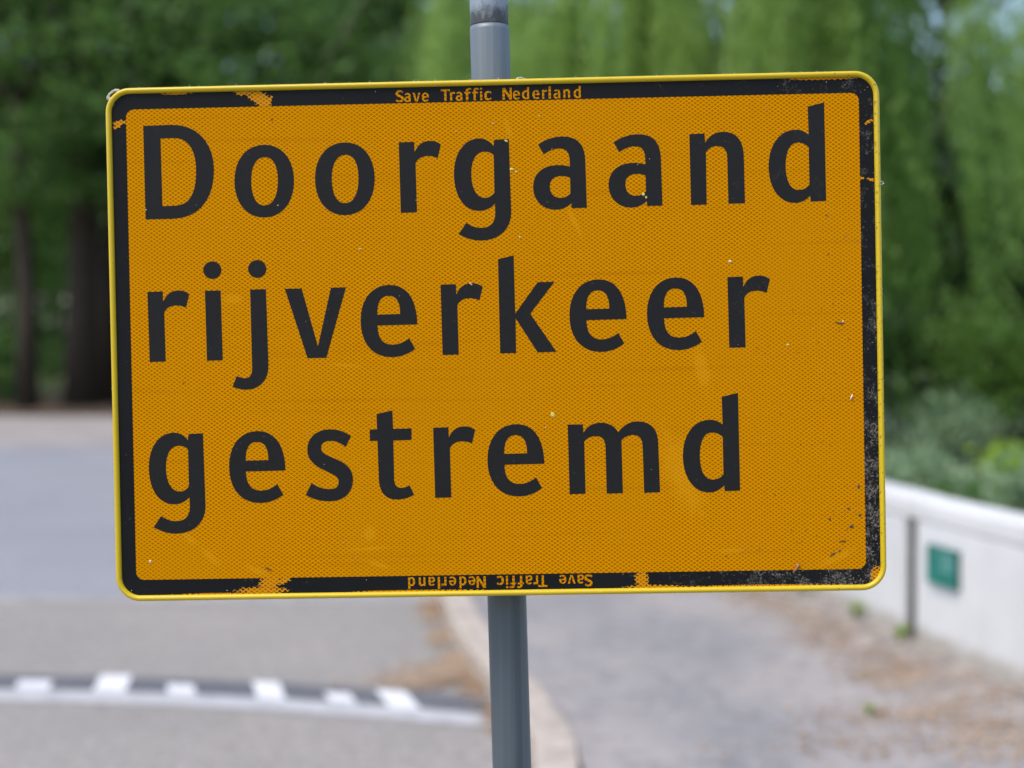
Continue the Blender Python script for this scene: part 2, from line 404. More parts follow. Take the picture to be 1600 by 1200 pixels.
GLYPHS = {
 'D': [[0,[[0.0,0.0],[-0.4,109.1],[32.6,109.7],[64.5,109.7,82.2,86.2,81.6,56.3],[80.9,22.8,64.0,0.3,32.0,0.1]]],[0,[[19.6,94.1],[36.0,94.3],[52.0,94.3,60.5,79.2,60.6,58.7],[60.9,30.6,53.1,15.1,34.2,15.2],[20.1,15.1]]]],
 'o': [[0,[[1.7,42.3],[21.7,41.8,35.4,24.8,34.9,-0.0],[34.4,-26.1,20.0,-42.8,-1.2,-42.3],[-21.8,-41.9,-35.5,-24.6,-34.9,0.9],[-34.4,26.9,-19.5,42.8,1.7,42.3]]],[0,[[1.4,28.0],[12.0,27.8,16.3,15.9,16.0,-0.2],[15.6,-16.4,10.3,-28.7,-0.6,-28.4],[-10.9,-28.2,-15.7,-15.1,-15.3,1.1],[-15.0,17.2,-9.2,28.3,1.4,28.0]]]],
 'r': [[0,[[0.0,0.0],[-0.8,81.9],[17.1,82.2],[17.3,69.9],[21.2,78.6,26.8,83.1,36.2,82.9],[41.8,82.8,45.5,80.8,48.2,78.5],[44.2,62.7],[40.5,64.6,37.7,65.2,33.6,65.5],[25.6,65.7,20.8,62.8,18.3,57.3],[18.9,0.2]]]],
 'g': [[0,[[-17.0,-0.6],[0.0,0.0],[1.2,-84.9],[1.1,-105.5,-14.5,-117.5,-34.3,-117.2],[-44.6,-117.0,-53.1,-113.7,-60.5,-109.2],[-51.2,-96.2],[-46.2,-100.1,-40.5,-102.4,-33.9,-102.5],[-22.6,-102.7,-17.6,-96.2,-17.3,-85.5],[-17.5,-74.6],[-22.1,-79.8,-28.8,-82.9,-36.3,-82.7],[-54.3,-82.4,-65.2,-64.0,-64.6,-38.7],[-64.1,-13.3,-50.5,1.5,-34.5,1.4],[-27.9,1.2,-21.4,-2.3,-17.9,-7.9]]],[0,[[-17.9,-18.4],[-20.7,-15.6,-24.4,-14.0,-28.2,-14.0],[-38.6,-13.8,-44.1,-24.0,-44.4,-39.0],[-44.8,-55.9,-38.8,-67.7,-29.0,-67.8],[-24.1,-67.9,-20.3,-65.3,-17.8,-61.6]]]],
 'a': [[0,[[-55.3,74.3],[-46.8,80.3,-36.8,83.3,-26.3,83.1],[-9.1,82.7,-1.2,73.1,-0.9,55.2],[0.0,0.0],[-17.7,-0.1],[-18.1,5.6],[-22.8,0.7,-29.7,-1.7,-36.5,-1.6],[-51.9,-1.2,-62.2,10.2,-62.0,25.1],[-61.7,41.1,-50.4,50.5,-32.5,50.1],[-26.9,50.0,-22.6,49.2,-18.9,48.0],[-19.0,55.0],[-19.0,64.3,-22.9,69.2,-30.3,69.3],[-37.1,69.5,-43.3,66.9,-48.9,62.8]]],[0,[[-18.8,35.1],[-22.2,36.6,-25.3,37.4,-28.4,37.4],[-38.3,37.6,-42.4,32.9,-42.5,25.9],[-42.7,17.2,-38.1,12.2,-30.7,12.0],[-25.7,11.9,-22.0,13.7,-18.8,17.0]]]],
 'n': [[0,[[-0.6,82.0],[16.9,82.4],[17.5,71.6],[21.9,79.3,29.3,84.1,38.6,83.9],[53.3,83.6,61.5,73.8,61.8,56.2],[62.3,0.7],[43.3,0.6],[42.7,54.8],[42.5,63.1,38.3,67.5,31.3,67.6],[25.4,67.8,20.7,64.9,18.2,60.5],[18.1,0.2],[0.0,0.0]]]],
 'd': [[0,[[-19.5,109.2],[-0.6,113.6],[0.0,0.0],[-17.7,-0.4],[-18.3,6.5],[-22.6,1.4,-29.1,-1.8,-36.5,-1.6],[-55.0,-1.2,-66.1,18.1,-65.7,41.2],[-65.3,67.0,-51.7,83.4,-33.3,82.9],[-27.8,82.8,-23.2,80.5,-19.0,77.1]]],[0,[[-19.1,62.3],[-22.5,66.1,-26.7,68.0,-31.7,68.1],[-40.9,68.3,-45.7,57.4,-46.0,41.7],[-46.2,24.1,-40.9,13.5,-31.7,13.3],[-26.1,13.1,-22.1,15.3,-18.9,19.4]]]],
 'i': [[0,[[-0.7,81.8],[17.8,81.8],[18.6,0.2],[0.0,0.0]]],[1,[[8.7,116.0],[14.7,115.9,19.3,111.2,19.2,105.5],[19.1,99.8,14.2,95.3,8.3,95.5],[2.4,95.6,-2.3,100.3,-2.2,106.0],[-2.1,111.6,2.8,116.1,8.7,116.0]]]],
 'j': [[0,[[-19.7,83.4],[-1.2,83.6],[-0.1,-4.9],[-0.1,-23.6,-11.6,-33.7,-26.7,-33.4],[-32.3,-33.3,-37.9,-31.9,-42.9,-29.7],[-37.6,-17.3],[-33.9,-19.2,-30.5,-19.8,-27.3,-19.9],[-21.7,-20.0,-19.1,-15.7,-19.3,-6.4]]],[1,[[-10.7,117.8],[-4.7,117.7,-0.1,112.9,-0.2,107.1],[-0.3,101.3,-5.2,96.8,-11.1,96.9],[-17.0,97.0,-21.7,101.8,-21.6,107.6],[-21.5,113.3,-16.6,117.9,-10.7,117.8]]]],
 'v': [[0,[[-25.0,81.4],[-5.2,81.4],[12.5,13.4],[29.1,81.6],[46.7,81.8],[22.1,-0.0],[0.0,0.0]]]],
 'e': [[0,[[0.0,0.0],[-46.5,-0.4],[-46.5,-15.2,-40.9,-22.9,-29.7,-23.1],[-21.9,-23.2,-15.7,-20.4,-9.9,-15.9],[-3.1,-28.3],[-11.0,-34.3,-19.9,-37.8,-31.1,-37.6],[-53.4,-37.1,-66.7,-20.4,-66.2,5.9],[-65.8,31.0,-51.9,47.1,-31.3,46.7],[-10.7,46.3,0.2,28.5,0.0,0.0]]],[0,[[-46.5,12.2],[-19.8,12.5],[-19.7,25.6,-23.1,33.8,-32.9,34.0],[-41.5,34.2,-46.7,27.2,-46.5,12.2]]]],
 'k': [[0,[[-0.5,109.5],[17.8,113.6],[18.4,45.8],[45.1,82.0],[64.7,82.1],[35.9,45.5],[65.6,0.6],[43.6,0.3],[18.7,40.6],[18.5,0.0],[0.0,0.0]]]],
 's': [[0,[[26.6,76.0],[19.1,81.1,11.9,84.1,2.3,84.2],[-13.5,84.5,-24.7,75.2,-25.0,61.1],[-25.2,49.3,-18.3,42.5,-3.8,35.5],[7.4,30.2,11.2,27.9,11.0,22.3],[10.9,16.7,7.1,14.2,0.3,14.3],[-7.0,14.4,-13.7,16.5,-20.6,21.7],[-28.0,8.0],[-20.2,3.1,-10.7,0.2,0.0,0.0],[16.9,-0.3,27.6,9.7,27.9,24.8],[28.1,36.1,22.3,42.9,10.0,48.5],[-3.4,54.6,-8.9,56.4,-8.7,62.5],[-8.6,68.1,-4.2,70.9,3.1,70.7],[9.3,70.6,14.9,67.7,20.1,63.4]]]],
 't': [[0,[[-21.8,100.2],[-3.2,104.2],[-2.8,82.7],[18.9,82.8],[18.6,69.4],[-2.8,69.0],[-2.7,24.9],[-2.7,17.6,-0.3,13.6,5.3,13.5],[8.7,13.4,12.1,14.5,15.2,16.4],[20.4,5.2],[13.5,1.6,7.3,-0.1,0.0,0.0],[-13.5,0.2,-20.6,8.9,-20.6,24.6],[-21.3,69.0],[-30.1,69.0],[-30.1,82.4],[-21.5,82.5]]]],
 'm': [[0,[[-0.8,81.2],[16.8,81.2],[17.4,71.2],[21.5,78.9,29.1,82.9,38.0,82.7],[46.9,82.6,54.3,78.3,57.9,71.1],[63.2,79.3,71.5,83.6,80.4,83.5],[96.0,83.2,104.0,74.4,104.0,58.0],[105.2,0.6],[86.8,0.2],[85.8,55.4],[85.5,63.6,82.3,67.6,74.9,67.8],[69.7,67.9,64.4,65.4,61.4,61.8],[62.0,0.3],[43.2,0.0],[42.7,54.6],[42.4,62.8,39.2,67.1,31.7,67.2],[26.5,67.3,21.3,65.1,18.1,61.3],[18.5,0.3],[0.0,0.0]]]],
}
LETTERS = [('D', -405.7, 146.9), ('o', -265.4, 188.6), ('o', -171.0, 189.2), ('r', -106.4, 148.2), ('g', 21.0, 231.3), ('a', 110.2, 149.6), ('a', 197.8, 150.2), ('n', 230.9, 150.1), ('d', 386.8, 151.6), ('r', -404.6, -19.9), ('i', -337.1, -19.7), ('j', -264.9, -21.0), ('v', -219.0, -18.9), ('e', -89.7, 18.0), ('r', -60.9, -18.2), ('k', 6.3, -17.6), ('e', 153.9, 19.5), ('e', 243.9, 19.9), ('r', 272.3, -16.1), ('g', -343.8, -104.6), ('e', -247.6, -149.8), ('s', -196.5, -186.8), ('t', -117.7, -186.0), ('r', -72.8, -184.8), ('e', 55.3, -147.1), ('m', 84.1, -183.2), ('d', 282.1, -182.2)]
# ---------------------------------------------------------------- the setting
def poly_sheet(name, pts, z, mat, parent=None, sub=None):
    tri = tessellate_polygon([[Vector((x, y, 0)) for x, y in pts]])
    return mesh(name, [(x, y, z) for x, y in pts], [(a, b, c) for a, b, c in tri], mat, parent)

KERB = [(0.262, 4.93), (0.217, 5.54), (0.144, 5.92), (0.097, 6.16), (-0.13, 7.2), (-0.24, 8.19), (-0.72, 12.0), (-1.45, 16.5), (-2.4, 21.0)]
KERB = [(-1.9, -1.5), (-1.55, 0.3), (-0.95, 1.3), (-0.40, 2.2), (0.02, 3.2), (0.21, 4.2)] + KERB   # back edge of the kerb
WALL = [(3.75, -1.5), (2.19, 6.04), (1.98, 7.05), (1.125, 13.0), (0.10, 20.0)]                    # face line of the low wall

def offset(pts, d):
    out = []
    for i, p in enumerate(pts):
        a = Vector(pts[max(i-1, 0)]); b = Vector(pts[min(i+1, len(pts)-1)])
        t = (b - a).normalized(); out.append((p[0] - t.y * d, p[1] + t.x * d))
    return out
def resample(pts, step):
    P = [Vector(p) for p in pts]; out = []; d = 0.0; nxt = 0.0
    for a, b in zip(P, P[1:]):
        L = (b - a).length
        while nxt <= d + L:
            out.append(a.lerp(b, (nxt - d) / L)); nxt += step
        d += L
    return out

ground = mesh("ground", [(-400, -60, -0.03), (400, -60, -0.03), (400, 900, -0.03), (-400, 900, -0.03)], [(0, 1, 2, 3)], M["ground"])
tag(ground, "dark grass and soil beyond the road", "ground", kind="structure")
KF = offset(KERB, 0.075)                                             # mid line of the kerb stones
near = [(-40, -1.5)] + [p for p in KF if p[1] < 8.6] + [(KF[11][0] - 0.02, 8.62), (-40, 8.62)]
road = tag(poly_sheet("road", near, 0.0, M["road"]), "speckled grey asphalt road with a marked hump", "road", kind="structure")
far = [(-40, 8.76), (KF[11][0] - 0.04, 8.76)] + [p for p in KF if p[1] > 9] + [(-5.0, 22.0), (-40, 22.3)]
tag(poly_sheet("road", far, 0.0, M["road_far"]), "smooth bluish grey asphalt beyond the pale strip", "road", kind="structure")
tag(poly_sheet("concrete_strip", [(-40, 8.60), (-0.32, 8.60), (-0.34, 8.78), (-40, 8.78)], 0.004, M["strip"]), "pale concrete strip across the road behind the hump", "strip", kind="structure")
tag(poly_sheet("path", [(-40, 22.2), (-2.3, 21.0), (1.5, 24), (1.5, 29.3), (-40, 29.8)], 0.004, M["path"]), "pale sandy path in front of the dark trees", "path", kind="structure")
tag(poly_sheet("verge", [(-40, 29.7), (1.5, 29.2), (3.0, 40), (-40, 40)], -0.004, M["verge"]), "brown leaf covered verge under the dark trees", "verge", kind="structure")
tag(poly_sheet("canal", [(2.5, 30), (70, 26), (70, 62), (4, 62)], -0.02, M["water"]), "added canal water behind the willows, meant to reflect bright sky", "canal", kind="structure")  # water added so gaps in the foliage could show reflected sky

# hump: dark ramp, worn line at its foot, alternating short and long white blocks
def foot(x):                                                          # near edge of the dark ramp
    t = (x + 2.34) / 2.2
    return 6.45 - 0.10 * t - 0.32 * t * t if t > 0 else 6.45 + 0.02 * t
def band(lo, hi, x0, x1, n=24):
    xs = [x0 + (x1 - x0) * i / n for i in range(n + 1)]
    return [(x, foot(x) + lo) for x in xs] + [(x, foot(x) + hi) for x in reversed(xs)]
def sheet_band(name, lo, hi, x0, x1, z, mat, parent, n=24):
    p = band(lo, hi, x0, x1, n); k = n + 1
    return mesh(name, [(x, y, z) for x, y in p], [(i, i + 1, 2*k - 2 - i, 2*k - 1 - i) for i in range(n)], mat, parent)
sheet_band("ramp_strip", -0.01, 0.27, -8.0, 0.03, 0.004, M["ramp"], road, 40)
sheet_band("foot_line", -0.20, -0.005, -8.0, 0.07, 0.004, M["worn_paint"], road, 40)
for x0, x1, lo, hi, sk in [(-2.27, -2.11, -0.005, 0.15, -0.03), (-1.90, -1.75, -0.02, 0.29, -0.05), (-1.55, -1.42, -0.01, 0.15, -0.045), (-1.13, -1.00, -0.03, 0.28, -0.08),
                       (-0.80, -0.68, -0.01, 0.15, -0.05), (-0.525, -0.385, -0.05, 0.28, -0.10)] + \
                      [(-2.27 - 0.37 * k, -2.12 - 0.37 * k, -0.01, 0.15 if k % 2 == 0 else 0.29, 0.03) for k in range(1, 7)]:
    p = [(x0, foot(x0) + lo), (x1, foot(x1) + lo), (x1 + sk, foot(x1) + hi), (x0 + sk, foot(x0) + hi)]
    mesh("marking_block", [(x, y, 0.008) for x, y in p], [(0, 1, 2, 3)], M["paint"], road)

# kerb stones
kerb = tag(empty("kerb", (KERB[0][0], KERB[0][1], 0)), "sandy coloured concrete kerb between road and pavement", "kerb", kind="structure")
pts = resample(KF, 0.80)
base = Shape()
L, W, H = 0.79, 0.15, 0.125; c = 0.012
prof = [(-W/2, -0.02), (-W/2, H - c), (-W/2 + c, H), (W/2 - c*0.5, H), (W/2, H - c*0.5), (W/2, -0.02)]
v = [(x, y, z) for y in (0, L) for x, z in prof]
base.add(v, [(i, i + 1, i + 7, i + 6) for i in range(5)] + [(0, 5, 4, 3, 2, 1), (6, 7, 8, 9, 10, 11)])
stone_me = None
for a, b in zip(pts, pts[1:]):
    if stone_me is None:
        o = base.build("kerb_stone", M["kerb"]); stone_me = o.data
    else: o = link("kerb_stone", stone_me)
    o.parent = kerb
    d = b - a
    o.location = (a.x - kerb.location.x, a.y - kerb.location.y, random.uniform(-0.005, 0.001))
    o.rotation_euler = (0, 0, math.atan2(d.y, d.x) - math.pi/2)

inner = [p for p in offset(KERB, 0.012)]
pave = inner + [(x + 0.05, y) for x, y in reversed(WALL)]
tag(poly_sheet("pavement", pave, 0.10, M["pavement"]), "worn grey pavement between kerb and white wall", "pavement", kind="structure")

# low white wall of panels with a coping, mossy joints between panels
wall = tag(empty("low_wall", (WALL[1][0], WALL[1][1], 0.1)), "low white painted wall along the right of the pavement", "wall")
WT = 0.20
def along_box(name, a, b, d0, d1, z0, z1, mat, parent, bev=0.0):
    """box between plan points a,b; d0..d1 measured to the right of the line"""
    a, b = Vector(a), Vector(b); t = (b - a).normalized(); nrm = Vector((t.y, -t.x))
    P = [a + nrm*d0, b + nrm*d0, b + nrm*d1, a + nrm*d1]
    o = parent.location
    vv = [(p.x - o.x, p.y - o.y, z - o.z) for z in (z0, z1) for p in P]
    ob = mesh(name, vv, [(0, 3, 2, 1), (4, 5, 6, 7), (0, 1, 5, 4), (1, 2, 6, 5), (2, 3, 7, 6), (3, 0, 4, 7)], mat, parent)
    if bev:
        m = ob.modifiers.new("bevel", 'BEVEL'); m.width = bev; m.segments = 3
    return ob
def at(a, b, dist):
    a, b = Vector(a), Vector(b); return a + (b - a).normalized() * dist
for i in range(len(WALL) - 1):
    a, b = WALL[i], WALL[i+1]
    s = 0.0 if i in (0, 1) else 0.065; e = 0.0 if i == 0 else 0.065
    Lw = (Vector(b) - Vector(a)).length
    if i == 0: continue
    if i == 1: a = WALL[0]; Lw = (Vector(b) - Vector(a)).length
    along_box("wall_panel", at(a, b, s), at(a, b, Lw - e), 0.0, WT, 0.06, 0.705, M["wall"], wall, 0.008)
    along_box("coping", at(a, b, s - 0.057 if s else 0), at(a, b, Lw - 0.006), -0.004, WT + 0.006, 0.7055, 0.818 - 0.004 * (i % 2), M["wall"], wall, 0.022)
    along_box("joint_filler", at(a, b, Lw - e - 0.004), at(a, b, Lw + 0.07), 0.03, WT - 0.02, 0.06, 0.704, M["joint"], wall)

# small teal plate screwed to the wall
a, b = Vector(WALL[0]), Vector(WALL[2]); t = (b - a).normalized(); nrm = Vector((-t.y, t.x))
k0 = (6.56 - a.y) / t.y
pc = a + t * (k0 + 0.145)
plate = empty("wall_plate", (pc.x + nrm.x * 0.001, pc.y + nrm.y * 0.001, 0.43), (0, 0, math.atan2(t.y, t.x)))
tag(plate, "small teal green plate with pale illegible print on the white wall", "plate")
s = Shape(); s.box(-0.14, 0.14, 0.0, 0.022, 0, 0.185); s.build("plate_body", M["plate_shade"], plate)
# local +y of the plate must point away from the wall
s = Shape(); s.box(-0.139, 0.139, 0.0222, 0.0245, 0.001, 0.184); s.build("plate_face", M["plate"], plate)
for x0, x1, z0, z1 in [(-0.115, 0.02, 0.145, 0.155), (-0.115, -0.01, 0.112, 0.122), (-0.115, 0.01, 0.084, 0.094)]:
    s = Shape(); s.box(x0, x1, 0.0246, 0.0252, z0, z1); s.build("print_bar", M["plate_print"], plate)
for x, z in ((-0.128, 0.172), (0.128, 0.172), (-0.128, 0.012), (0.128, 0.012)):
    s = Shape(); s.tube([(x, 0.0245, z), (x, 0.028, z)], [0.005, 0.004], 8); s.build("screw", M["steel"], plate)

# ---------------------------------------------------------------- the sign
BASE = Vector((0.030, 1.7223, 0.10))
sign = empty("traffic_sign", BASE)
tag(sign, "orange road closure sign with black lettering and yellow rim on a grey pole", "road sign")

def rrect(w, h, r, n=10):
    out = []
    for cx, cz, a0 in ((w - r, h - r, 0), (-w + r, h - r, 90), (-w + r, -h + r, 180), (w - r, -h + r, 270)):
        for k in range(n + 1):
            t = math.radians(a0 + 90 * k / n); out.append((cx + r * math.cos(t), cz + r * math.sin(t)))
    return out
def flat(name, loops, y0, y1, mat, parent, mm=0.001, holes=True):
    """printed film: loops[0] outline, others holes; front at y0 (towards the viewer), back at y1"""
    vs, fs = [], []
    polys = [[Vector((x, z, 0)) for x, z in lp] for lp in loops]
    fl = [q for lp in loops for q in lp]
    tri = tessellate_polygon(polys)
    vs = [(x*mm, y0, z*mm) for x, z in fl]
    fs = []
    for t3 in tri:
        a, b, c3 = [Vector(fl[i]) for i in t3]
        cr = (b - a).x * (c3 - a).y - (b - a).y * (c3 - a).x
        fs.append(t3 if cr > 0 else t3[::-1])                         # facing -y
    n0 = len(fl); vs += [(x*mm, y1, z*mm) for x, z in fl]
    k = 0
    for lp in loops:
        m = len(lp)
        for i in range(m): fs.append((k + i, k + (i + 1) % m, n0 + k + (i + 1) % m, n0 + k + i))
        k += m
    me = bpy.data.meshes.new(name); me.from_pydata(vs, [], [tuple(f) for f in fs]); me.update()
    return me

HW, HH = 450.0, 300.8
panel_out = rrect(443.5, 294.3, 22.5)
panel = link("panel", flat("panel", [panel_out], 0.0, 0.002, None, None), M["sheet"], sign)
panel.rotation_mode = 'YXZ'
panel.location = Vector((-0.02040491, 1.65731118, 1.60104364)) - BASE
panel.rotation_euler = (-0.0175473, -0.01917319, -0.02335697)
# back sheet
link("back_sheet", flat("back_sheet", [rrect(443, 294, 22.5)], 0.003, 0.005, None, None), M["alu"], panel)
# black border
link("border_band", flat("border_band", [panel_out, rrect(426.2, 275.6, 9.5)[::-1]], -0.00015, -0.00002, None, None), M["border"], panel)
# rolled yellow rim with a folded flange behind
prof = [(7.2, 0.0008), (6.9, -0.0016), (5.6, -0.0034), (3.6, -0.0043), (1.8, -0.0036), (0.5, -0.0014), (0.0, 0.0015), (0.0, 0.024), (1.6, 0.024), (1.6, 0.006)]
vs, fs = [], []
rings = []
for d, y in prof:
    lp = rrect(HW - d, HH - d, max(29 - d, 4), 14); rings.append(lp)
    vs += [(x*0.001, y, z*0.001) for x, z in lp]
m = len(rings[0])
for i in range(len(prof) - 1):
    for k in range(m):
        fs.append((i*m + k, i*m + (k+1) % m, (i+1)*m + (k+1) % m, (i+1)*m + k))
mesh("rim", vs, fs, M["rim"], panel, True)

def bez(segs, n=9):
    out = []; cur = None
    for sg in segs:
        if len(sg) == 2: out.append((sg[0], sg[1]))
        else:
            p0 = out[-1]; p1, p2, p3 = (sg[0], sg[1]), (sg[2], sg[3]), (sg[4], sg[5])
            for k in range(1, n + 1):
                t = k / n; u = 1 - t
                out.append(tuple(u**3*p0[j] + 3*u*u*t*p1[j] + 3*u*t*t*p2[j] + t**3*p3[j] for j in (0, 1)))
    if abs(out[0][0] - out[-1][0]) + abs(out[0][1] - out[-1][1]) < 0.15: out.pop()
    return out
def area(lp): return 0.5 * sum(a[0]*b[1] - b[0]*a[1] for a, b in zip(lp, lp[1:] + lp[:1]))
def glyph_groups(g):
    """list of [outline, holes...]"""
    groups = []
    for sep, segs in g:
        lp = bez(segs)
        if not groups or sep:
            groups.append([lp if area(lp) > 0 else lp[::-1]])
        else: groups[-1].append(lp if area(lp) < 0 else lp[::-1])
    return groups
def join_meshes(name, mes):
    vs, fs = [], []
    for me in mes:
        b = len(vs); vs += [tuple(v.co) for v in me.vertices]; fs += [tuple(i + b for i in p.vertices) for p in me.polygons]
        bpy.data.meshes.remove(me)
    o = bpy.data.meshes.new(name); o.from_pydata(vs, [], fs); o.update(); return o
cache = {}
for ch, x, z in LETTERS:
    if ch not in cache:
        cache[ch] = join_meshes("letter", [flat("g", grp, -0.00022, -0.00002, None, None) for grp in glyph_groups(GLYPHS[ch])])
    o = link("letter", cache[ch], M["letter"], panel)
    o.location = (x/1000, 0, z/1000)

def seg(s):
    """'x,y ...' path: M/L points, C cubic"""
    out = []; mode = 'L'; acc = []
    for tk in s.split():
        if tk in 'MLC': mode = tk; continue
        acc += [float(q) for q in tk.split(',')]
        if mode != 'C' or len(acc) == 6: out.append(acc); acc = []
    return out
GLYPHS.update({
 'T': [[0, seg("M 0,109 L 86,109 86,91 53,91 53,0 32,0 32,91 0,91")]],
 'N': [[0, seg("M 0,0 L 0,109 24,109 66,38 66,109 87,109 87,0 66,0 21,74 21,0")]],
 'l': [[0, seg("M 0,0 L 0,110 21,115 21,0")]],
 'f': [[0, seg("M 14,0 L 35,0 35,65 56,65 56,80 35,80 35,90 C 35,97 39,100 46,100 C 52,100 56,99 60,97 L 64,112 C 58,115 51,116 43,116 C 25,116 14,107 14,90 L 14,80 0,80 0,65 14,65")]],
 'c': [[0, seg("M 68,9 C 59,2 48,-2 38,-2 C 14,-2 0,14 0,41 C 0,68 15,84 40,84 C 51,84 60,81 68,75 L 59,60 C 54,65 48,68 42,68 C 29,68 22,58 22,41 C 22,24 29,14 42,14 C 48,14 54,17 59,22")]],
 'S': [[0, seg("M 72,96 C 62,106 50,111 37,111 C 15,111 0,98 0,79 C 0,62 10,53 32,45 C 47,39 53,35 53,28 C 53,20 47,15 36,15 C 25,15 15,19 7,27 L -3,12 C 7,3 20,-2 36,-2 C 60,-2 75,11 75,31 C 75,48 64,57 42,65 C 27,71 22,75 22,82 C 22,89 28,94 38,94 C 47,94 56,90 63,83")]],
})
CAP = "SaveTrafficNederland"
CAPX = [-110.0, -100.0, -89.9, -79.2, -57.1, -46.4, -39.7, -29.6, -20.7, -11.5, -6.5, 14.7, 26.8, 37.4, 49.4, 60.7, 68.2, 74.0, 85.3, 97.4]
BASELINE = {'a': 0, 'r': 0, 'n': 0, 'd': 0, 'v': 0, 'i': 0}
def caption(rot):
    parts = []
    sc = 0.124
    for ch, x in zip(CAP, CAPX):
        grp = glyph_groups(GLYPHS[ch]); allp = [p for g in grp for l in g for p in l]
        mx = min(p[0] for p in allp)
        mz = min(p[1] for p in allp) if ch in 'arndvilTNf' else min(p[1] for p in allp) + 2
        if ch in 'ad': mz += 2
        for g in grp:
            g2 = [[((p[0] - mx) * sc + x, (p[1] - mz) * sc + 276.9) for p in l] for l in g]
            if rot: g2 = [[(-p[0] - 0.8, -p[1] - 0.5) for p in l] for l in g2]
            parts.append(flat("g", g2, -0.00026, -0.0001, None, None))
    return join_meshes("caption", parts)
for rot in (False, True):
    o = link("caption", caption(rot), M["sheet"], panel)
    o["label"] = "small orange maker's caption in the black border" + (", upside down" if rot else "")

# flecks, specks and stuck bits on the face
def blob(cx, cz, rx, rz, ang=0, n=9, h=0.5, seed=0):
    r = random.Random(seed); ca, sa = math.cos(math.radians(ang)), math.sin(math.radians(ang))
    ring = []
    for k in range(n):
        t = 2*math.pi*k/n; q = r.uniform(0.7, 1.15)
        x, z = rx*q*math.cos(t), rz*q*math.sin(t); ring.append((cx + x*ca - z*sa, cz + x*sa + z*ca))
    vs = [(x*.001, -0.00024, z*.001) for x, z in ring] + [((cx + (x-cx)*.55)*.001, -0.0003 - h*.001, (cz + (z-cz)*.55)*.001) for x, z in ring]
    fs = [(k, (k+1) % n, n + (k+1) % n, n + k) for k in range(n)] + [tuple(range(n, 2*n))]
    return vs, fs
def fleck_part(name, mat, items):
    s = Shape()
    for i, it in enumerate(items): s.add(*blob(*it, seed=i + len(items)))
    o = s.build(name, mat, panel); o["kind"] = "stuff"
    return o
pale = [(-409, -254, 1.7, 1.7), (3, 249.5, 1.2, .8), (57, 257, .9, .9), (-41, 241, .9, .7), (-27, 64.5, 1.0, 1.4), (-104.5, 83.5, .7, .7), (340, -14, 1.6, 1.0, 20), (404, 12, 1.6, .9, 30), (275, 84, 2.0, 1.6),
        (-250, 160, .8, .6), (-310, 135, .6, .6), (170, 198, .6, .6), (58, -105, .5, 1.5, 20), (-405, 158, 1.1, .7), (-155, 107, 2, .7, 15), (32, 117, 1.2, 1.0), (-220, 118, .8, .6)]
rr = random.Random(3)
pale += [(rr.uniform(-420, 420), rr.uniform(-270, 270), rr.uniform(.25, .55), rr.uniform(.25, .55)) for _ in range(38)]
pale += [(rr.choice((-1, 1)) * rr.uniform(430, 441) if rr.random() < .5 else rr.uniform(-420, 420), rr.choice((-284, 284)) + rr.uniform(-6, 6), rr.uniform(.3, .6), rr.uniform(.3, .7)) for _ in range(12)]
fleck_part("pale_flecks", M["fleck"], pale)
fleck_part("yellow_flecks", M["fleck_yellow"], [(66.4, -90.2, 3.0, 4.2, 30), (24, 196, 3.2, 1.6, -15), (29, 193, 2, 1.2, -30), (18, 229, 2.2, 1.4, -30), (176, 163.5, 1.8, 2.0), (179, 160, 1.4, 1.6), (-25.5, 63, 1.2, .9)])
fleck_part("dark_flecks", M["fleck_dark"], [(388, -258, 5, 1.0, 33), (396, -254, 2.4, .9, 30), (-365, -45, .8, .7), (-388, -106, .7, .7), (387, 135, .9, 1.4), (388, 90, 1.0, .6), (410, -226, 2.6, 2.2), (420, -213, 1.8, 1.6),
           (385, -217, 1.6, 1.4), (400, -243, 4.5, .7, 2), (407, -205, 1.8, 1.3), (419, -180, 1.5, 2.6), (-270, -265, 5, .8, -28), (265, -258, 1.3, .6, 40), (400, 10, 6, .8, -12), (-255, 260, 1, 1.4)] +
           [(rr.uniform(300, 424), rr.uniform(-270, 60), rr.uniform(.3, .8), rr.uniform(.3, .8)) for _ in range(34)])
s = Shape(); s.tube([(.4115, -.0004, -.0788), (.4122, -.0016, -.0757), (.4134, -.0006, -.0732)], [.0006, .0009, .0004], 6); s.build("stuck_fibre", M["fluff"], panel)

# cobweb fuzz along the edges
s = Shape(); fr = random.Random(11)
for _ in range(150):
    q = fr.random()
    if q < 0.5: x, z, dx, dz = fr.uniform(-.42, .42), .3004, fr.uniform(-.002, .002), fr.uniform(.0008, .0032)
    elif q < 0.85: x, z, dx, dz = .4495, fr.uniform(-.26, .27), fr.uniform(.0005, .0024), fr.uniform(-.002, .002)
    else: x, z, dx, dz = -.4495, fr.uniform(-.2, .27), fr.uniform(-.0028, -.0005), fr.uniform(-.002, .002)
    y = fr.uniform(-.001, .012)
    s.tube([(x, y, z), (x + dx*.6, y, z + dz*.5), (x + dx, y + fr.uniform(-.001, .001), z + dz)], [.00028, .0002, .0001], 4)
o = s.build("cobweb_fuzz", M["fluff"], panel); o["kind"] = "stuff"

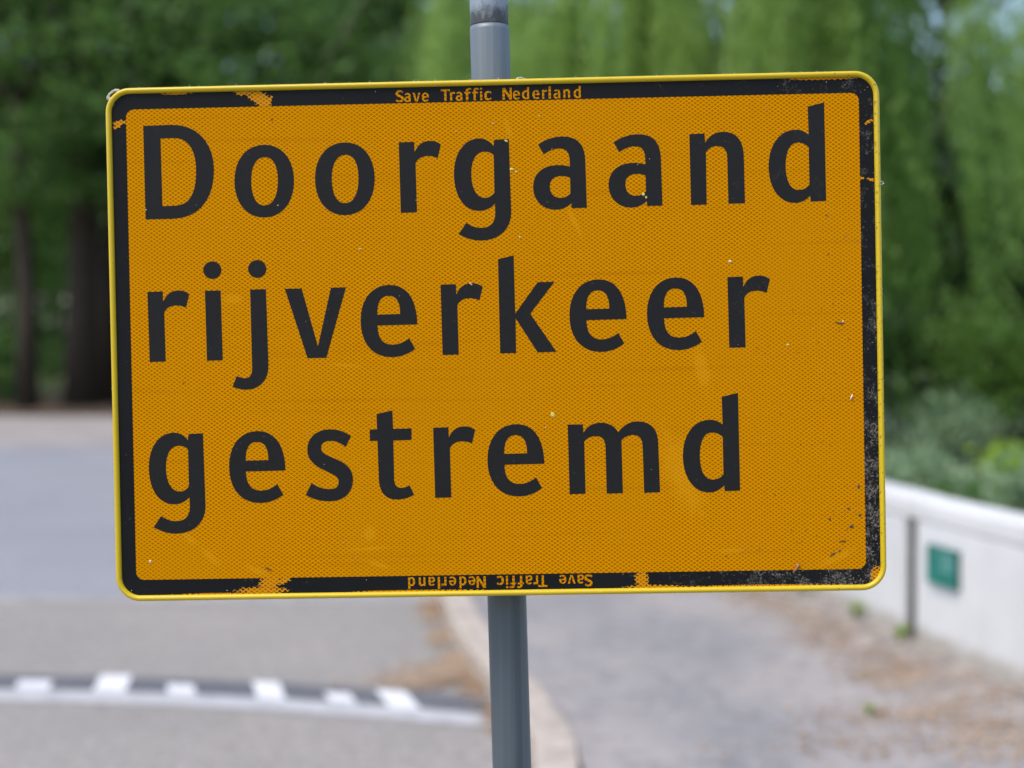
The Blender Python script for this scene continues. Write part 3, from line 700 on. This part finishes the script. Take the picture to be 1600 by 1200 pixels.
# clamps and pole
def pole_x(z): return 0.030 + (-0.02806431 - 0.0) / (2.00730707 - 1.07626885) * (z - 0.1)   # world x of the leaning axis
PX0 = 0.0 + 0.02806431 / (2.00730707 - 1.07626885) * (1.07626885 - 0.1)
lean = lambda zl: (PX0 - 0.0301427 * zl) - 0.030                     # local x at local height zl
s = Shape()
zs = [0.0, 0.4, 0.8, 0.95, 1.1, 1.3, 1.5, 1.7, 1.8, 1.870, 1.8755]
s.tube([(lean(z), 0, z) for z in zs], [.0237]*(len(zs) - 1) + [.0232], 48); s.build("pole", M["pole"], sign, True)
s = Shape()
zs = [1.8755, 1.8775, 1.9, 2.0, 2.2, 2.45, 2.455]
s.tube([(lean(z), 0, z) for z in zs], [.0226, .0229, .0229, .0229, .0229, .0229, .019], 48); s.build("upper_tube", M["pole_up"], sign, True)
for zl in (1.34, 1.66):
    s = Shape(); cx = lean(zl)
    s.tube([(cx, 0, zl - .016), (cx, 0, zl + .016)], [.0262, .0262], 32)
    s.box(cx - .045, cx + .045, -.034, -.0225, zl - .015, zl + .015)
    s.build("clamp", M["steel"], sign)
    s = Shape(); s.box(-.40, .40, .0055, .026, zl + BASE.z - 1.601 - .014, zl + BASE.z - 1.601 + .014); s.build("back_rail", M["alu"], panel)

# fluff and a bud caught on the sign: loose things
PM = sign.matrix_basis @ Matrix.Translation(panel.location) @ panel.rotation_euler.to_matrix().to_4x4()
def on_panel(x, y, z): return PM @ Vector((x/1000, y/1000, z/1000))
def fluff(name, c, rx, rz, ang, n, label):
    o = empty(name, on_panel(*c)); tag(o, label, "seed fluff")
    r = random.Random(n); s = Shape(); ca, sa = math.cos(ang), math.sin(ang)
    for k in range(n):
        pts = []
        t0 = r.uniform(0, 6.28)
        for j in range(5):
            t = t0 + j * r.uniform(.3, .7); q = r.uniform(.55, 1.0)
            x, z = rx*q*math.cos(t), rz*q*math.sin(t)
            pts.append(((x*ca - z*sa)*.001, r.uniform(-1.5, 2.5)*.001, (x*sa + z*ca)*.001))
        s.tube(pts, [.0002, .00042, .00045, .00038, .0002], 5)
    s.build("fibres", M["fluff"], o)
fluff("seed_fluff", (-442, 3, 294), 9.5, 4.2, .72, 60, "white tuft of seed fluff caught on the top left corner of the sign")
fluff("seed_fluff", (451, 1, 171), 3.0, 2.2, 0, 14, "tiny white tuft of seed fluff on the right edge of the sign")
fluff("seed_fluff", (36, 6, 302), 5.0, 1.8, 0, 14, "tiny white fluff on the top rim right of the pole")
b = empty("bud_scale", on_panel(344.8, -.6, -273.8)); tag(b, "small dry brown bud stuck at the bottom edge of the orange face", "bud")
s = Shape(); s.tube([(-.003, -.0006, -.005), (-.001, -.0016, -.0015), (.001, -.002, .001), (.0028, -.0012, .004), (.0036, -.0005, .0055)], [.0009, .0017, .0016, .0021, .0008], 8); s.build("scale_leaf", M["bud"], b, True)

# ---------------------------------------------------------------- vegetation
def leaf_quads(C, D, ln, wd, N=None):
    """C centres (n,3), D long directions (n,3)"""
    n = len(C); D = D / np.linalg.norm(D, axis=1, keepdims=True)
    R = rng.normal(size=(n, 3)); S = np.cross(D, R); S /= np.linalg.norm(S, axis=1, keepdims=True)
    ln = np.asarray(ln).reshape(-1, 1) * np.ones((n, 1)); wd = np.asarray(wd).reshape(-1, 1) * np.ones((n, 1))
    return np.stack([C - D*ln/2, C + S*wd/2 - D*ln*.05, C + D*ln/2, C - S*wd/2 - D*ln*.05], axis=1)

def limb(s, p, d, L, r, depth, bend=0.25, up=0.1):
    pts, rad = [Vector(p)], [r]; d = Vector(d).normalized()
    for k in range(5):
        d = (d + Vector((random.uniform(-bend, bend), random.uniform(-bend, bend), up + random.uniform(-bend, bend)*.5))).normalized()
        pts.append(pts[-1] + d * L/5); rad.append(r * (1 - .16*(k+1)))
    s.tube(pts, rad, 8 if r > .1 else 6)
    ends = [pts[-1], pts[-2]]
    if depth:
        for _ in range(3):
            q = random.choice(pts[2:]); a = random.uniform(0, 6.28)
            nd = (d + Vector((math.cos(a), math.sin(a), random.uniform(0, .5)))*.9)
            ends += limb(s, q, nd, L*.62, r*.5, depth-1, bend, up)
    return ends

def tree(name, x, y, trunk_r, fork, height, crown_r, label, mat, nclump=150, per=75, leaf=.20, low=None, group=None, squash=1.0, z0=-0.03):
    o = empty(name, (x, y, z0)); tag(o, label, "tree", group)
    s = Shape()
    pts = [(0, 0, -.05), (random.uniform(-.05, .05), 0, fork*.35), (random.uniform(-.12, .12), random.uniform(-.1, .1), fork*.7), (random.uniform(-.2, .2), 0, fork)]
    s.tube(pts, [trunk_r*1.35, trunk_r*1.05, trunk_r*.92, trunk_r*.8], 14)
    for k in range(6):
        a = k*1.05 + random.uniform(-.4, .4)
        limb(s, pts[-1] if k % 2 else Vector(pts[-1]) - Vector((0, 0, fork*.12)), (math.cos(a), math.sin(a), random.uniform(.5, 1.5)), (height - fork)*.65, trunk_r*.5, 1)
    s.build("trunk", M["bark"], o, True)
    low = fork*.85 if low is None else low
    C, D = [], []
    cz = (low + height)/2; rz = (height - low)/2
    for k in range(nclump):
        v = rng.normal(size=3); v /= np.linalg.norm(v); q = rng.uniform(.25, 1)**.5
        c = np.array([v[0]*crown_r*q, v[1]*crown_r*q*squash, cz + v[2]*rz*q])
        m = int(per*rng.uniform(.5, 1.5)); sg = rng.uniform(.25, .6)*crown_r*.24
        C.append(c + rng.normal(size=(m, 3))*sg*np.array([1.25, 1.25, .6])); D.append(rng.normal(size=(m, 3))*[1, 1, .6] + [0, 0, -.35])
    C, D = np.concatenate(C), np.concatenate(D)
    quads("crown", leaf_quads(C, D, rng.uniform(.7, 1.3, len(C))*leaf*1.5, rng.uniform(.7, 1.3, len(C))*leaf*.8), mat, o)
    return o

def shrub(name, x, y, w, d, h, label, mat, n=2600, leaf=.06, group=None, z0=-0.03, cat="bush"):
    o = empty(name, (x, y, z0)); tag(o, label, cat, group)
    s = Shape()
    for k in range(9):
        a = random.uniform(0, 6.28); e = Vector((math.cos(a)*w*.35, math.sin(a)*d*.35, h*random.uniform(.6, .85)))
        s.tube([(0, 0, -.03), e*.5 + Vector((0, 0, h*.08)), e], [.022, .016, .006], 5)
    s.build("stem", M["bark"], o)
    C = []
    for k in range(26):
        v = rng.normal(size=3); v /= np.linalg.norm(v); v[2] = abs(v[2]); q = rng.uniform(.3, 1)**.5
        c = np.array([v[0]*w/2*q, v[1]*d/2*q, h*.12 + v[2]*h*.78*q]); m = int(n/26)
        C.append(c + rng.normal(size=(m, 3))*np.array([w, d, h])*.085)
    C = np.concatenate(C); C[:, 2] = np.maximum(C[:, 2], .03)
    D = rng.normal(size=(len(C), 3)) + [0, 0, .3]
    quads("foliage", leaf_quads(C, D, rng.uniform(.7, 1.4, len(C))*leaf*1.5, rng.uniform(.7, 1.3, len(C))*leaf*.7), mat, o)
    return o

def willow(name, x, y, R, top, label, curtains, per, mat_main, mat_lit, lit_side=None, lowz=(.5, 2.2), leaf=.085, z0=-0.03, thin=None):
    """weeping willow: forked trunk, arching limbs, curtains of hanging strands"""
    o = empty(name, (x, y, z0)); tag(o, label, "tree", "weeping willows beyond the wall")
    s = Shape(); fork = 2.2
    pts = [(0, 0, -.05), (.06, .03, .8), (-.04, .05, 1.6), (.03, 0, fork)]
    s.tube(pts, [.42, .34, .31, .28], 14)
    tips = []
    for k in range(13):
        a = k*2*math.pi/13 + random.uniform(-.2, .2); rr_ = R*random.uniform(.45, .9); zt = top*random.uniform(.72, 1.0)
        p = [Vector((0, 0, fork - .15)), Vector((math.cos(a)*rr_*.25, math.sin(a)*rr_*.25, fork + (zt - fork)*.55)), Vector((math.cos(a)*rr_*.55, math.sin(a)*rr_*.55, zt)),
             Vector((math.cos(a)*rr_*.85, math.sin(a)*rr_*.85, zt*.99)), Vector((math.cos(a)*rr_, math.sin(a)*rr_, zt*.9))]
        s.tube(p, [.12, .07, .045, .03, .015], 8); tips += p[2:]
    s.build("trunk", M["bark"], o, True)
    buckets = {0: ([], []), 1: ([], [])}
    for k in range(curtains):
        a = rng.uniform(0, 2*math.pi); q = rng.uniform(.3, 1)**.5
        cx, cy = math.cos(a)*R*q, math.sin(a)*R*q
        if thin is not None and cx > thin and rng.random() < .8: continue
        zt = top*(1.02 - .33*q*q)*rng.uniform(.62, 1.0) + rng.uniform(-.3, .3)
        zb = max(rng.uniform(*lowz) + (1 - q)*1.2, zt - rng.uniform(1.8, 4.6))
        sp = rng.uniform(.10, .26)
        pale = 1 if (lit_side is not None and (cx*lit_side[0] + cy*lit_side[1]) > R*rng.uniform(.1, .75)) or rng.random() < .22 else 0  # curtains on the sunny side, plus random ones, take the painted-lit leaf
        for j in range(int(per*rng.uniform(.6, 1.4))):
            sx, sy = cx + rng.normal()*sp, cy + rng.normal()*sp
            l0, l1 = zt + rng.normal()*.25, zb + abs(rng.normal())*.6
            if l1 > l0 - .4: continue
            m = int((l0 - l1)/.055)
            t = np.linspace(0, 1, m)[:, None]
            dr = rng.normal(size=2)*.16
            c = np.concatenate([sx + dr[0]*t**2 + rng.normal(size=(m, 1))*.025 + math.cos(a)*.25*np.sqrt(t), sy + dr[1]*t**2 + rng.normal(size=(m, 1))*.025 + math.sin(a)*.25*np.sqrt(t), l0 + (l1 - l0)*t], axis=1)
            d = np.concatenate([rng.normal(size=(m, 2))*.55, -np.ones((m, 1))], axis=1)
            buckets[pale][0].append(c); buckets[pale][1].append(d)
    for key, mt in ((0, mat_main), (1, mat_lit)):
        if buckets[key][0]:
            C, D = np.concatenate(buckets[key][0]), np.concatenate(buckets[key][1])
            quads("crown", leaf_quads(C, D, rng.uniform(.7, 1.3, len(C))*leaf*1.5, rng.uniform(.6, 1.2, len(C))*leaf*.36), mt, o)
    return o

willow("willow_tree", 2.6, 15.5, 3.6, 6.8, "weeping willow with pale hanging curtains directly above the sign", 140, 38, M["willow"], M["willow_lit"], (-.9, -.35), thin=1.15)
willow("willow_tree", 8.6, 18.6, 3.4, 8.0, "darker weeping willow at the right edge behind the low wall", 60, 32, M["willow"], M["willow_lit"], None, (3.9, 5.4))

shr = "bushes behind the low wall"
shrub("bush", 2.68, 9.6, 1.0, .9, 1.0, "grey green bush showing just above the white wall beside the sign", M["bush"], group=shr)
shrub("bush", 3.02, 9.0, .9, .9, .95, "grey green bush above the wall over the teal plate", M["bush"], group=shr)
shrub("bush", 3.60, 9.7, .8, .9, 1.04, "yellow green bush above the wall at the right edge", M["lime"], group=shr)
shrub("bush", 3.9, 12.4, 1.8, 1.2, 1.15, "dull green bush further back between the two willows", M["bush"], group=shr)
shrub("bush", 6.2, 17.4, 2.6, 1.6, 2.5, "tall mid green bush under the right hand willow", M["willow"], 3400, .085, group=shr)
shrub("bush", 2.6, 8.0, .6, .6, .84, "low dark green bush directly behind the wall joint", M["dark_leaf"], group=shr)

lt = "trees beyond the far path"
tree("broadleaf_tree", -11.25, 33.0, .20, 7.0, 12.5, 3.0, "slim dark trunked tree at the left edge", M["dark_leaf"], 60, group=lt, low=4.6)
tree("broadleaf_tree", -10.35, 34.2, .34, 7.5, 13.5, 4.2, "thick dark trunked tree left of the sign", M["dark_leaf"], 75, group=lt, low=6.0)
tree("broadleaf_tree", -10.25, 36.0, .26, 7.0, 13.0, 3.8, "dark trunked tree close behind the thick trunk left of the sign", M["dark_leaf"], 60, group=lt, low=5.2)
tree("broadleaf_tree", -6.2, 33.5, .30, 3.4, 11.5, 4.2, "dark crowned tree showing above the left half of the sign", M["dark_leaf"], 180, group=lt, low=3)
tree("broadleaf_tree", -2.6, 36.5, .30, 3.4, 12.0, 4.2, "dark crowned tree showing above the sign left of the pole", M["dark_leaf"], 180, group=lt, low=3)
tree("broadleaf_tree", -15.6, 40.0, .25, 4.0, 10.0, 3.8, "bright leaved tree behind the slim trunk at the left edge", M["willow"], 150, group=lt, low=2.2)
tree("broadleaf_tree", -10.9, 47.0, .25, 3.0, 9.5, 4.0, "mid green tree seen between the slim and thick trunks", M["willow"], 130, group=lt, low=4.2)
tree("broadleaf_tree", 15.6, 30.0, .3, 2.2, 11.5, 4.4, "dark tree filling the gaps behind the right hand willow", M["dark_leaf"], 190, group=lt, low=1.2)
tree("broadleaf_tree", 5.6, 27.0, .3, 2.4, 11.5, 3.4, "dark tree behind the pale willow", M["shade_leaf"], 150, group=lt, low=.9)
tree("gap_shade_tree", 7.6, 23.0, .3, 1.2, 5.4, 2.6, "added very dark tree standing in for the shaded gap at the right edge", M["shade_leaf"], 150, group=lt, low=.4)  # added tree; its dark leaves paint the shade of the gap
us = "undergrowth beneath the far trees"
for x, y, w, h, lab in [(-13.4, 35.5, 2.4, 1.9, "dark shrub at the left edge under the slim trunk"), (-11.2, 38.5, 2.8, 2.0, "dark shrub between the slim and thick trunks"),
                        (-8.6, 38.0, 2.6, 1.8, "dark shrub beside the left edge of the sign"), (-16.2, 40.5, 2.8, 2.4, "tall shrub at the far left edge")]:
    shrub("shrub", x, y, w, 1.6, h, lab, M["dark_leaf"], 2400, .13, us, cat="shrub")

# far wood: reads as one mass
C, D = [], []
for k in range(720):
    y = rng.uniform(66, 84); x = rng.uniform(-58, 42)
    z = rng.uniform(4.4, 17 if -19 < x < 10 or x < -30 else 12 - abs(x) * .08) if rng.random() < .7 else rng.uniform(0, 3.7)
    m = 110; C.append(np.array([x, y, z]) + rng.normal(size=(m, 3))*[1.1, 1.1, .8]); D.append(rng.normal(size=(m, 3)))
C, D = np.concatenate(C), np.concatenate(D); C[:, 2] = np.maximum(C[:, 2], 0)
o = quads("far_wood", leaf_quads(C, D, .55, .36), M["dark_leaf"])
tag(o, "distant dark wood behind everything", "wood", kind="stuff")

# leaf litter in the gutter and along the wall, a few weeds at the wall's foot
def litter(name, spots, label):
    P = np.concatenate([np.stack([rng.normal(x, sx, n), rng.normal(y, sy, n), np.full(n, z)], 1) for x, y, sx, sy, z, n in spots])
    keep = np.ones(len(P), bool)
    P = P[keep]; D = rng.normal(size=(len(P), 3))*[1, 1, .12]
    q = leaf_quads(P, D, rng.uniform(.014, .062, len(P))**1.0, rng.uniform(.01, .036, len(P)))
    q[:, :, 2] = P[:, None, 2] + np.abs(q[:, :, 2] - P[:, None, 2])*.35 + .003
    o = quads(name, q, M["litter"]); tag(o, label, "leaf litter", kind="stuff")
def wall_x(y): return 2.19 - .208*(y - 6.04) if y < 7.05 else 1.98 - .1437*(y - 7.05)
sp = []
for y in np.arange(4.2, 9.6, .22):
    sp.append((wall_x(y) - .20 - rng.uniform(0, .3), y, .10, .12, .103, 110))
for q in [(1.55, 5.6, .2, .12, .103, 260), (1.75, 6.3, .16, .1, .103, 220), (1.3, 5.2, .25, .1, .103, 150), (1.85, 5.2, .2, .15, .103, 300)]: sp.append(q)
P = None
litter("leaf_litter", [(a, b_, c, d, e, n) for a, b_, c, d, e, n in sp], "dry brown leaf litter along the foot of the white wall")
sp = [(x - .19, y, .035, .12, .010, 330) for x, y in [(0.13, 6.0), (0.03, 6.5), (-.1, 7.0), (-.19, 7.6), (-.27, 8.2), (-.3, 8.5)]] + [(-.28, 6.75, .14, .12, .010, 900), (-.42, 6.55, .14, .06, .012, 400)]
litter("leaf_litter", sp, "tan fallen catkins and leaves gathered in the gutter behind the pole")

def weed(x, y, h, n, label):
    o = empty("weed", (x, y, .10)); tag(o, label, "weed", "weeds at the foot of the wall")
    s = Shape()
    for k in range(n):
        a = random.uniform(0, 6.28); L = h*random.uniform(.5, 1); lean_ = random.uniform(.2, .8); w = .006 + random.uniform(0, .005)
        dx, dy = math.cos(a), math.sin(a)
        p = [Vector((0, 0, -.004)), Vector((dx*L*lean_*.4, dy*L*lean_*.4, L*.6)), Vector((dx*L*lean_, dy*L*lean_, L*.8))]
        sd_ = Vector((-dy, dx, 0))*w
        s.add([p[0] - sd_*.5, p[0] + sd_*.5, p[1] + sd_, p[1] - sd_, p[2]], [(0, 1, 2, 3), (3, 2, 4)])
    s.build("blade", M["lime"], o)["kind"] = "stuff"
for x, y, h, n, lab in [(wall_x(7.05) - .06, 7.0, .12, 30, "weed tuft at the foot of the wall joint"), (wall_x(7.6) - .05, 7.6, .13, 30, "weed tuft left of the wall joint"), (wall_x(8.4) - .08, 8.35, .16, 34, "weed tuft where the wall meets the sign's lower edge"),
                        (wall_x(9.2) - .06, 9.1, .16, 30, "furthest weed tuft along the wall under the sign"), (1.42, 5.62, .07, 20, "small green weed growing in the pavement litter")]:
    weed(x, y, h, n, lab)
